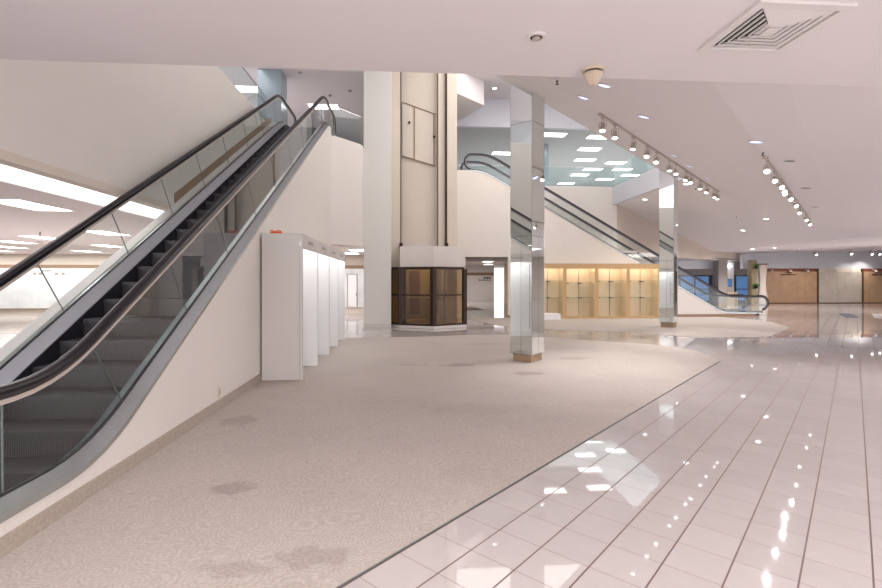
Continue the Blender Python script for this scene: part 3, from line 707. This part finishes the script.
for L, s0, gname, rzb, pw in ((T1, -3.32, 'spotlights on the track nearest the atrium', R(140), 130), (T2, -1.12, 'spotlights on the second track at the right', R(142), 60)):
    for i, (x, y) in enumerate(L):
        tt = (x + y) / R2; x, y = pt(s0, tt)
        c = sp0 if not used else copy_tree(sp0); used = True
        c.location = (x, y, zP(x, y) - .040)
        if s0 > -2: c.scale = (.88, .88, .88)
        which = 'left-hand track beside the atrium' if s0 < -2 else 'right-hand ceiling track'
        c['label'] = f'lit white spotlight, {ords[i]} from the near end of the {which}'
        if i == len(L) - 1: c['label'] = f'lit white spotlight at the far end of the {which}'
        c['group'] = gname
        rx = R(random.choice((12, 20, 28, 8))) if s0 < -2 else R(random.choice((50, 42, 55)))
        rz = rzb + R(random.uniform(-25, 25))
        head_tilt(c, rx, rz)
        hx, hy = math.sin(rx) * -math.sin(rz) * -1, math.sin(rx) * math.cos(rz) * -1
        dv = Vector((0, 0, -1)); dv.rotate(Matrix.Rotation(rx, 3, 'X')); dv.rotate(Matrix.Rotation(rz, 3, 'Z'))
        lp = Vector(c.location) + Vector((0, 0, -.14)) + dv * .14
        spot(lp, dv, pw, 62, (1, .95, .95), .8, .03)

# ================================================================= CEILING FITTINGS
def nrm(fn, x, y):
    e_ = .05; return Vector(((fn(x + e_, y) - fn(x - e_, y)) / (2 * e_) * -1, (fn(x, y + e_) - fn(x, y - e_)) / (2 * e_) * -1, 1)).normalized()
def make_downlight(lens, lab, cat='ceiling light', r=.10):
    t = thing('recessed_downlight', lab, cat)
    MB().ring((0, 0, -.012), r * .86, r * 1.12, .014).build('trim_ring', 'white', t, smooth=True)
    MB().cyl((0, 0, -.006), r * .86, .005, 28).build('lens', lens, t)
    MB().ring((0, 0, -.008), r * .80, r * .9, .004).build('reflector_rim', 'dl_dark', t)
    return t
def place(proto, x, y, fn, label, group, first):
    c = proto if first else copy_tree(proto)
    c.location = (x, y, fn(x, y) - .004)
    c.rotation_euler = Vector((0, 0, 1)).rotation_difference(nrm(fn, x, y)).to_euler()
    c['label'] = label; c['group'] = group
    return c
dA = make_downlight('dl', 'x')
GA = 'recessed downlights in the folded ceiling'
LA = [((5.16, 6.72), 'largest blue-tinted recessed downlight, left of the right-hand track'), ((3.66, 7.14), 'blue-tinted recessed downlight above near end of the long track'),
      ((2.56, 6.03), 'recessed downlight just right of the cream ceiling speaker'), ((1.52, 6.02), 'recessed downlight directly above near mirrored column'), ((2.72, 7.2), 'pale recessed downlight between near column and the long track'),
      ((5.87, 10.12), 'small recessed downlight beside middle of the long track'), ((6.79, 11.06), 'second small recessed downlight beside middle of the long track'), ((8.06, 12.3), 'recessed downlight beside the far half of the long track')]
for i, (p, l) in enumerate(LA): place(dA, *p, zP, l, GA, i == 0)
dB = make_downlight('dl_dark', 'x')
for i, (p, l) in enumerate([((6.39, 7.55), 'unlit dark recessed downlight nearest, right of the right-hand track'), ((8.59, 9.71), 'unlit dark recessed downlight, middle one right of the right-hand track'), ((11.05, 12.19), 'unlit dark recessed downlight, farthest one right of the right-hand track')]):
    place(dB, *p, zP, l, 'unlit downlights right of the right-hand track', i == 0)
dC = make_downlight('dl_lit', 'x', r=.12)
QL = [((10.55, 20.5), 'lit downlight on lower ceiling above the distant escalator, left of rear column'), ((10.44, 17.2), 'lit downlight on lower ceiling immediately right of rear column top'), ((15.49, 19.57), 'lit downlight below the far end of the long track'), ((16.5, 22.37), 'lit downlight in the middle of the lower ceiling'),
      ((13.6, 17.6), 'lit downlight close to the ceiling fold'), ((21.5, 26.5), 'lit downlight on lower ceiling left of the shops'), ((24.5, 28.2), 'lit downlight on lower ceiling before the shop wall'), ((20.8, 27.4), 'farthest lit downlight near the entrance soffit')]
for i, (p, l) in enumerate(QL):
    place(dC, *p, zQ, l, 'lit downlights in the lower ceiling', i == 0)
    spot((p[0], p[1], zQ(*p) - .03), (0, 0, -1), 300, 130, (1, .95, .94), .6, .1)
for px, py, dx, dy in ((15.5, 19.6, -.25, .9), (18.0, 22.5, -.3, .85), (20.8, 25.5, -.5, .8)):  # extra spots with no fitting, added to brighten the tan wall
    spot((px, py, zQ(px) - .05), (dx, dy, -.8), 420, 80, (1, .93, .85), .8, .1)
# sprinkler heads
def sprinkler(x, y, z, label):
    t = thing('sprinkler_head', label, 'sprinkler', (x, y, z), group='sprinkler heads in the ceilings')
    MB().cyl((x, y, z - .008), .035, .008, 16).build('escutcheon', 'chrome', t); MB().tube([(x, y, z), (x, y, z - .05)], .012, 8).cyl((x, y, z - .055), .025, .004, 12).build('nozzle', 'dl_dark', t)
for x, y, fn, l in ((2.13, 6.65, zP, 'dark sprinkler head left of the cream ceiling speaker'), (5.72, 7.3, zP, 'dark sprinkler head near the front end of the right-hand track'), (14.6, 20.2, zQ, 'dark sprinkler head in the middle of the lower ceiling'), (11.0, 17.5, zQ, 'dark sprinkler head right of the rear column on lower ceiling')):
    sprinkler(x, y, fn(x, y), l)

# dark recessed eyeball in the near ceiling
t = thing('recessed_eyeball_light', 'small dark recessed eyeball light in the near ceiling', 'ceiling light', (1.0, 3.64, 3.5))
MB().ring((1.0, 3.64, 3.485), .048, .075, .016).build('trim_ring', 'white', t, smooth=True)
MB().cyl((1.0, 3.64, 3.492), .05, .006).build('recess', 'dark', t)
MB().strip([[(1.0 + r * math.cos(a), 3.64 + r * math.sin(a), z) for a in [2 * math.pi * j / 16 for j in range(16)]] for r, z in ((.03, 3.492), (.032, 3.48), (.018, 3.47))]).build('eyeball', 'lampbody', t, smooth=True)
# cream cone speaker
t = thing('ceiling_speaker', 'cream conical ceiling fixture with ribs at edge of near ceiling', 'ceiling fixture', (1.67, 4.18, 3.5))
cx, cy = 1.67, 4.18
MB().cyl((cx, cy, 3.478), .095, .022, 32, .10).build('mount_plate', 'cream_plastic', t, smooth=True)
MB().cyl((cx, cy, 3.465), .078, .014, 32).build('shadow_gap', 'bronze', t)
rows = []
for r, z in ((.084, 3.465), (.086, 3.458), (.066, 3.42), (.040, 3.375), (.020, 3.36)):
    rows.append([(cx + (r - (.006 if j % 2 else 0)) * math.cos(2 * math.pi * j / 40), cy + (r - (.006 if j % 2 else 0)) * math.sin(2 * math.pi * j / 40), z) for j in range(40)])
MB().strip(rows).build('ribbed_cone', 'cream_plastic', t)
# square diffuser vent
t = thing('air_vent', 'square white ceiling air vent with dark slots', 'vent', (2.72, 3.4, 3.5))
vx, vy, hw = 2.725, 3.40, .335
def frame(h0, h1, z0, z1, nm, m):
    b = MB(); b.box((vx - h1, vy - h1, z0), (vx + h1, vy - h0, z1)).box((vx - h1, vy + h0, z0), (vx + h1, vy + h1, z1)).box((vx - h1, vy - h0, z0), (vx - h0, vy + h0, z1)).box((vx + h0, vy - h0, z0), (vx + h1, vy + h0, z1))
    return b.build(nm, m, t, bevel=.002)
frame(.285, .35, 3.478, 3.5, 'frame', 'white')
MB().box((vx - .287, vy - .287, 3.497), (vx + .287, vy + .287, 3.4995)).build('plenum_plate', 'vent_in', t)
MB().box((vx - .285, vy - .24, 3.4955), (vx - .06, vy + .285, 3.4968)).build('dark_backing', 'dark', t)  # dark sheet behind the left-hand slots
for k in range(5):
    h1 = .27 - k * .048
    def lv(axis, sg):
        # slanted louvre blade
        a, b_ = h1, h1 - .0475
        q = [(-a, a * sg, 3.493), (a, a * sg, 3.493), (b_, b_ * sg, 3.484), (-b_, b_ * sg, 3.484)]
        q2 = [(x, y, z - .004) for x, y, z in q]
        vs = [((vx + x, vy + y, z) if axis else (vx + y, vy + x, z)) for x, y, z in q + q2]
        return vs, [(0, 1, 2, 3), (7, 6, 5, 4), (0, 4, 5, 1), (1, 5, 6, 2), (2, 6, 7, 3), (3, 7, 4, 0)]
    bl = MB()
    for ax in (0, 1):
        for sg in (1, -1):
            if ax == 0 and sg == -1 and k < 4:
                x = vx - h1 + .012; bl.box((x, vy - h1 + .03, 3.480), (x + .012, vy + h1 - .04, 3.492)); continue
            bl.mesh(*lv(ax, sg))
    bl.build('louvre', 'white', t)
MB().box((vx - .05, vy - .05, 3.47), (vx + .05, vy + .05, 3.476)).build('centre_plate', 'white', t)

# ================================================================= FLUORESCENT PANELS
def troffer(proto, x, y, z, label, group, size=(1.2, .6), fm='white', lm='tube'):
    if proto is None:
        t = thing('ceiling_light', label, 'ceiling light', (x, y, z), group=group); a, b = size[0] / 2, size[1] / 2
        f = MB(); f.box((x - a - .02, y - b - .02, z - .012), (x + a + .02, y - b, z)).box((x - a - .02, y + b, z - .012), (x + a + .02, y + b + .02, z)).box((x - a - .02, y - b, z - .012), (x - a, y + b, z)).box((x + a, y - b, z - .012), (x + a + .02, y + b, z))
        f.build('frame', fm, t); MB().box((x - a, y - b, z - .006), (x + a, y + b, z - .001)).build('diffuser', lm, t)
        return t
    c = copy_tree(proto); c.location = (x, y, z); c['label'] = label; c['group'] = group; return c
U = [(7.36, 23.5), (9.8, 23.71), (10.16, 25.95), (10.78, 28.25), (12.94, 28.79), (14.16, 30.48), (11.93, 32.26), (14.25, 33.51), (15.5, 32.1), (12.2, 30.6), (11.97, 35.21), (5.51, 27.13)]
ul = ['upper floor panel light nearest, right of near mirrored column', 'upper floor panel light cut by the ceiling edge', 'upper floor panel light, second down from the ceiling edge', 'upper floor panel light, third down from the ceiling edge', 'upper floor panel light above the glass parapet corner', 'upper floor panel light seen through the slab-edge glass parapet', 'upper floor panel light low behind the long parapet', 'upper floor panel light above the slab corner', 'upper floor panel light rightmost behind the parapet glass', 'upper floor panel light faint just below the parapet top', 'upper floor panel light lowest, above the escalator handrail', 'upper floor panel light left of near mirrored column']
pr = None
for (x, y), l in zip(U, ul):
    o = troffer(pr, x, y, 8.95, l, 'panel lights of the upper floor'); pr = pr or o
o = troffer(pr, -6.1, 18.74, 8.95, 'panel light above the left wall seen through its glass parapet', 'panel lights of the upper floor')
o = troffer(pr, -3.5, 20.4, 8.95, 'panel light behind the near escalator top', 'panel lights of the upper floor')
LL = [(-6.2, 8.3), (-10.4, 14.5), (-7.8, 13.0), (-10.6, 17.8), (-12.5, 16.2), (-14.6, 18.6), (-7.9, 16.6), (-13.4, 21.0), (-16.8, 20.8), (-5.6, 18.0), (-8.8, 20.5)]
ll = ['largest lit ceiling panel, top left behind escalator glass', 'ceiling panel behind the grey sensor globe in the left store', 'ceiling panel crossed by the near escalator handrail', 'ceiling panel in back row of left store, under the handrail', 'ceiling panel left of the sensor globe', 'ceiling panel at left picture edge in back rows', 'ceiling panel right of the handrail in the left store', 'ceiling panel above the white slatted wall', 'ceiling panel farthest left in the left store', 'ceiling panel beside the sloping cream parapet', 'ceiling panel nearest the white slatted wall on the right']
pl = None
for (x, y), l in zip(LL, ll):
    if pl is None: pl = troffer(None, x, y, 2.85, l, 'panel lights in the left store', size=(.6, 1.2)); o = pl
    else: o = troffer(pl, x, y, 2.85, l, 'panel lights in the left store')
t = thing('linear_ceiling_light', 'long continuous lit ceiling strip beside the left wall bottom edge', 'ceiling light', (-4.5, 9, 2.85))
MB().box((-4.95, 4.6, 2.838), (-4.2, 14.2, 2.849)).build('diffuser', mat('strip_diffuser', (1, 1, 1), .5, emit=(1, .95, .92), estr=1.5), t)
MB().box((-4.97, 4.6, 2.82), (-4.95, 14.2, 2.85)).build('edge_trim', 'white', t)
for (x, y, l) in ((6.07, 35.4, 'far panel light seen through the rear doorway'), (5.2, 30.5, 'nearer panel light seen through the rear doorway'), (-2.0, 19.6, 'panel light seen through the narrow doorway by the cabinets'), (-2.5, 21.8, 'farther panel light seen through the narrow doorway')):
    troffer(pl, x, y, 2.85, l, 'panel lights beyond the doorways')
# lamps on track / sensor in left store
t = thing('ceiling_sensor_globe', 'small grey globe hanging under the left store ceiling', 'sensor', (-9.34, 12.87, 2.85))
MB().tube([(-9.34, 12.87, 2.85), (-9.34, 12.87, 2.74)], .015).build('stem', 'bronze', t)
g = MB(); g.strip([[(-9.34 + .09 * math.sin(R(a)) * math.cos(2 * math.pi * j / 16), 12.87 + .09 * math.sin(R(a)) * math.sin(2 * math.pi * j / 16), 2.66 + .09 * math.cos(R(a))) for j in range(16)] for a in range(5, 180, 17)]); g.build('globe', 'greyink', t, smooth=True)
for i, (x, y, z, l) in enumerate([(-12.5, 15.9 - 3, 2.85, 'dark smoke detector left of the grey sensor globe'), (-3.75, 17.09, 8.95, 'smoke detector on the upper ceiling, nearest'), (-3.03, 19.11, 8.95, 'small smoke detector on the upper ceiling behind escalator top'), (-2.2, 18.6, 8.95, 'smoke detector on the upper ceiling right of escalator top')]):
    t = thing('smoke_detector', l, 'smoke detector', (x, y, z), group='smoke detectors')
    MB().cyl((x, y, z - .03), .07, .03, 20).build('base', 'lampbody', t); MB().cyl((x, y, z - .055), .045, .025, 20, .06).build('sensor', 'greyink', t)
# upper floor mirrored columns
def upcol(x, y, w_, label):
    t = thing('upper_column', label, 'column', (x, y, 6.15), group=None)
    MB().obox((x, y, 6.25), (w_, w_, 2.70), 0).build('cladding', 'upmirror', t); MB().obox((x, y, 6.15), (w_ - .04, w_ - .04, .1), 0).build('plinth', 'plinth', t)
upcol(7.3, 25.5, .6, 'teal clad column on the upper floor behind the parapet')
upcol(-4.75, 17.3, .8, 'blue-grey column on the upper floor beyond the left parapet')
# lit downlights in the void roof
dD = copy_tree(dC); dD.location = (3.95, 21.3, 10.296); dD.rotation_euler = (0, 0, 0); dD['label'] = 'lit downlight in the high roof left of near column top'; dD['group'] = 'downlights in the high roof'

# ================================================================= SHOPS FAR RIGHT
def shop(x0, x1, m, hm, label, marks):
    t = thing('shopfront_board', label, 'shopfront', ((x0 + x1) / 2, 32.4, 0), group='boarded shopfronts')
    MB().box((x0, 32.34, .05), (x1, 32.4, 2.28)).build('board', m, t)
    MB().box((x0, 32.42, 2.28), (x1, 32.46, 2.5)).build('header', hm, t)
    MB().box((x0, 32.32, 0), (x1, 32.4, .05)).build('kick_strip', 'darkwood', t)
    if marks:
        g = MB(); random.seed(3)
        cx = marks
        for row, n, z, hgt, wd in ((0, 3, 2.17, .09, .14), (1, 7, 2.02, .10, .12)):
            for i in range(n):
                x = cx + (i - n / 2) * (wd + .05); hh = hgt * random.uniform(.6, 1.1)
                g.box((x, 32.31, z), (x + wd * .35, 32.34, z + hh)).box((x, 32.31, z), (x + wd, 32.34, z + .03)).box((x + wd * .6, 32.31, z), (x + wd * .85, 32.34, z + hh * .8))
        g.build('lettering', 'ink', t)
    return t
shop(25.45, 29.45, 'shop_tan', 'redbrown', 'tan boarded shopfront with dark two-line lettering, left of pale one', 27.3)
shop(29.58, 32.9, 'shop_light', 'wall2', 'pale boarded shopfront between the two tan ones', None)
shop(33.05, 37.0, 'shop_tan', 'redbrown', 'tan boarded shopfront at the right picture edge', 34.3)
for x in (29.51, 32.97):
    struct(box((x - .06, 32.3, 0), (x + .06, 32.42, 2.5)), 'trim', 'darkwood')
struct(box((24.2, 32.0, 0), (25.3, 32.4, 2.5)), 'wall_back', 'white')
# wall lamps in front of shops
sid = 0
for x, y, z, l in ((27.2, 30.0, 3.55, 'spotlight above the tan shopfront lettering'), (29.3, 29.6, 3.55, 'bright round spotlight above the pale shopfront'), (32.0, 30.8, 3.6, 'angled spotlight above right side of pale shopfront'), (33.0, 31.2, 3.62, 'small angled spotlight nearest the right tan shopfront')):
    c = copy_tree(sp0); c.location = (x, y, zQ(x) - .0); head_tilt(c, R(50), R(170)); c.scale = (1.5, 1.5, 1.5); c['label'] = 'lit ' + l; c['group'] = 'spotlights over the shopfronts'
    spot((x, y + .3, zQ(x) - .6), (0, .5, -.8), 60, 110, (1, .93, .85), .7, .1)
# small lights at the shop headers
for i, x in enumerate((25.9, 27.3, 28.6, 30.7, 32.0, 33.8)):
    t = thing('picture_light', f'small white lamp at shopfront header, {ords[i]} from the left', 'lamp', (x, 32.25, 2.38), group='small header lamps')
    MB().tube([(x, 32.43, 2.44), (x, 32.15, 2.36)], .02).build('arm', 'white', t)
    MB().strip([[(x + r * math.cos(2 * math.pi * j / 12), 32.13 + r * math.sin(2 * math.pi * j / 12), z) for j in range(12)] for r, z in ((.03, 2.40), (.06, 2.34), (.09, 2.27))]).build('shade', 'white', t, smooth=True)
# ================================================================= ENTRANCE
def doors(x0, x1, y, n, label):
    t = thing('entrance_doors', label, 'door', ((x0 + x1) / 2, y, 0)); W = (x1 - x0) / n
    for i in range(n):
        a = x0 + i * W
        lf = MB().box((a, y, .02), (a + .07, y + .06, 2.0)).box((a + W - .07, y, .02), (a + W, y + .06, 2.0)).box((a + .07, y, 1.92), (a + W - .07, y + .06, 2.0)).box((a + .07, y, .02), (a + W - .07, y + .06, .25)).box((a + .07, y, 1.0), (a + W - .07, y + .06, 1.06)).build('door_leaf', 'dframe', t)
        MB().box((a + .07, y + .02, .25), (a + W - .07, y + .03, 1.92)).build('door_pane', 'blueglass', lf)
        MB().tube([(a + W - .14, y - .04, .8), (a + W - .14, y - .04, 1.3)], .018).build('pull_handle', 'chrome', lf)
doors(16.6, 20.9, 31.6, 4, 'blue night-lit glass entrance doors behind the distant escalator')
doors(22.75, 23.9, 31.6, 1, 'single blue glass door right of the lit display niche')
struct(box((15, 31.7, 2.0), (21.2, 31.9, 2.96)).box((21.2, 31.7, 0), (21.33, 31.9, 2.96)).box((12.9, 31.7, 0), (16.6, 31.9, 3.1)).box((22.7, 31.7, 2.0), (24, 31.9, 2.96)), 'wall_back', 'greybrown')
def sqcol(x, y, w_, z1, m, label, extra=None):
    t = thing('square_column', label, 'column', (x, y, 0))
    MB().box((x - w_ / 2, y - w_ / 2, .15), (x + w_ / 2, y + w_ / 2, z1)).build('cladding', m, t); MB().box((x - w_ / 2 + .02, y - w_ / 2 + .02, 0), (x + w_ / 2 - .02, y + w_ / 2 - .02, .15)).build('plinth', 'plinth', t)
    if extra: extra(t)
sqcol(20.75, 30.3, .62, 3.0, 'greybrown', 'grey-brown square column between blue entrance doors and lit niche')
sqcol(23.15, 30.5, .38, 3.0, 'olive', 'dark narrow column with green planting in front of the entrance')
# lit display niche
t = thing('display_niche', 'lit cream display niche between the blue doors', 'display', (21.9, 31.3, 0))
MB().box((21.35, 31.6, 0), (22.65, 31.65, 2.9)).build('back_panel', 'cab_white', t)
MB().box((21.95, 31.55, 1.2), (22.03, 31.6, 2.6)).build('mullion', 'greybrown', t)
MB().box((21.35, 31.2, .0), (22.65, 31.6, .85)).build('counter', 'maple', t)
MB().box((21.6, 31.4, 2.6), (22.4, 31.5, 2.64)).build('lamp', 'dl_lit', t)
t = tag(MB().box((21.3, 31.2, .852), (21.95, 31.5, 1.25)).build('amber_box', 'amber', bevel=.02), 'amber box standing on the niche counter', 'box')
t = thing('poster', 'small dark blue poster right of amber box in the niche', 'poster', (22.3, 31.57, 1.2)); MB().box((22.12, 31.575, 1.2), (22.5, 31.595, 1.75)).build('frame', 'ink', t); MB().box((22.15, 31.57, 1.23), (22.47, 31.575, 1.72)).build('print', 'blueglass', t)
def plant(x, y, z, r, label):
    t = thing('potted_plant', label, 'plant', (x, y, z), group=None)
    MB().cyl((x, y, z), .08, .14, 14, .11).build('pot', 'bronze', t)
    g = MB(); random.seed(int(z * 100))
    for i in range(60):
        a = random.uniform(0, 6.28); e_ = random.uniform(.1, 1.3); L = r * random.uniform(.6, 1); d = Vector((math.cos(a) * math.cos(e_), math.sin(a) * math.cos(e_), math.sin(e_)))
        p = Vector((x, y, z + .12)); q = p + d * L; n = d.orthogonal().normalized() * .03; m_ = p + d * L * .55 + Vector((0, 0, .03))
        g.mesh([p, m_ + n, q, m_ - n], [(0, 1, 2, 3)])
    g.build('leaves', 'green', t)
plant(23.15, 30.12, 1.12, .28, 'lower green leafy plant against the dark narrow column')
plant(23.15, 30.12, 2.45, .26, 'upper green leafy plant high on the dark narrow column')
for z in (1.10, 2.43):
    t = tag(MB().box((23.02, 30.0, z), (23.28, 30.31, z + .02)).build('plant_shelf', 'bronze'), 'small bracket shelf under the %s plant on the dark column' % ('lower' if z < 2 else 'upper'), 'shelf')
# draped cream curtain column right of the planting
t = thing('draped_curtain', 'cream draped curtain hanging beside the tan shopfront', 'curtain', (23.9, 30.6, 0))
rows = []
for k in range(9):
    z = .05 + k * .33; r = .30 + .08 * math.cos(k * .7)
    rows.append([(23.95 + (r + .03 * math.cos(j * 5)) * math.cos(2 * math.pi * j / 24), 30.6 + .5 * (r + .03 * math.cos(j * 5)) * math.sin(2 * math.pi * j / 24), z) for j in range(24)])
MB().strip(rows).build('cloth', 'wall2', t, smooth=True)
MB().cyl((23.95, 30.6, 2.7), .33, .06).build('rail_ring', 'redbrown', t)
# floor mat
tag(MB().prism([(19.2, 19.6), (19.8, 19.6), (21.7, 21.9), (21.1, 21.9)], 0, .012).build('floor_mat', 'mat'), 'small grey floor mat on the pale tiles before the shopfronts', 'mat')
tag(MB().prism([(20.1, 19.2), (24, 15.3), (26.5, 17.8), (22.6, 21.7)], 0, .008).build('floor_runner', 'stone'), 'pale floor runner right of the grey floor mat', 'mat')
# left store sign and doorway display
t = thing('wall_sign', 'faint grey scattered lettering high on the white slatted wall', 'sign', (-16.5, 23.42, 1.9)); g = MB()
for i, x in enumerate((-17.3, -17.05, -16.35, -16.05)): g.box((x, 23.42, 1.88), (x + .12, 23.44, 2.0))
for i in range(4): g.box((-16.9 + i * .1, 23.42, 2.04), (-16.84 + i * .1, 23.44, 2.12))
g.build('lettering', 'greyink', t)
t = thing('white_door', 'white door with dark handle seen through the narrow doorway', 'door', (-2.6, 23.4, .33))
MB().box((-2.9, 23.38, .35), (-2.86, 23.44, 1.95)).box((-2.44, 23.38, .35), (-2.40, 23.44, 1.95)).box((-2.9, 23.38, 1.91), (-2.4, 23.44, 1.95)).build('frame', 'greyink', t)
MB().box((-2.86, 23.4, .35), (-2.44, 23.43, 1.91)).build('leaf', 'cab_white', t)
MB().box((-2.46, 23.36, .9), (-2.43, 23.4, 1.0)).build('handle', 'ink', t)
t = thing('wall_sign', 'small dark lettering on the white wall in the rear doorway', 'sign', (6.3, 37.98, 1.7)); g = MB()
for i in range(5): g.box((5.75 + i * .2, 37.96, 1.62), (5.87 + i * .2, 38.0, 1.72))
for i in range(3): g.box((6.15 + i * .2, 37.96, 1.78), (6.30 + i * .2, 38.0, 1.92))
g.build('lettering', 'ink', t)
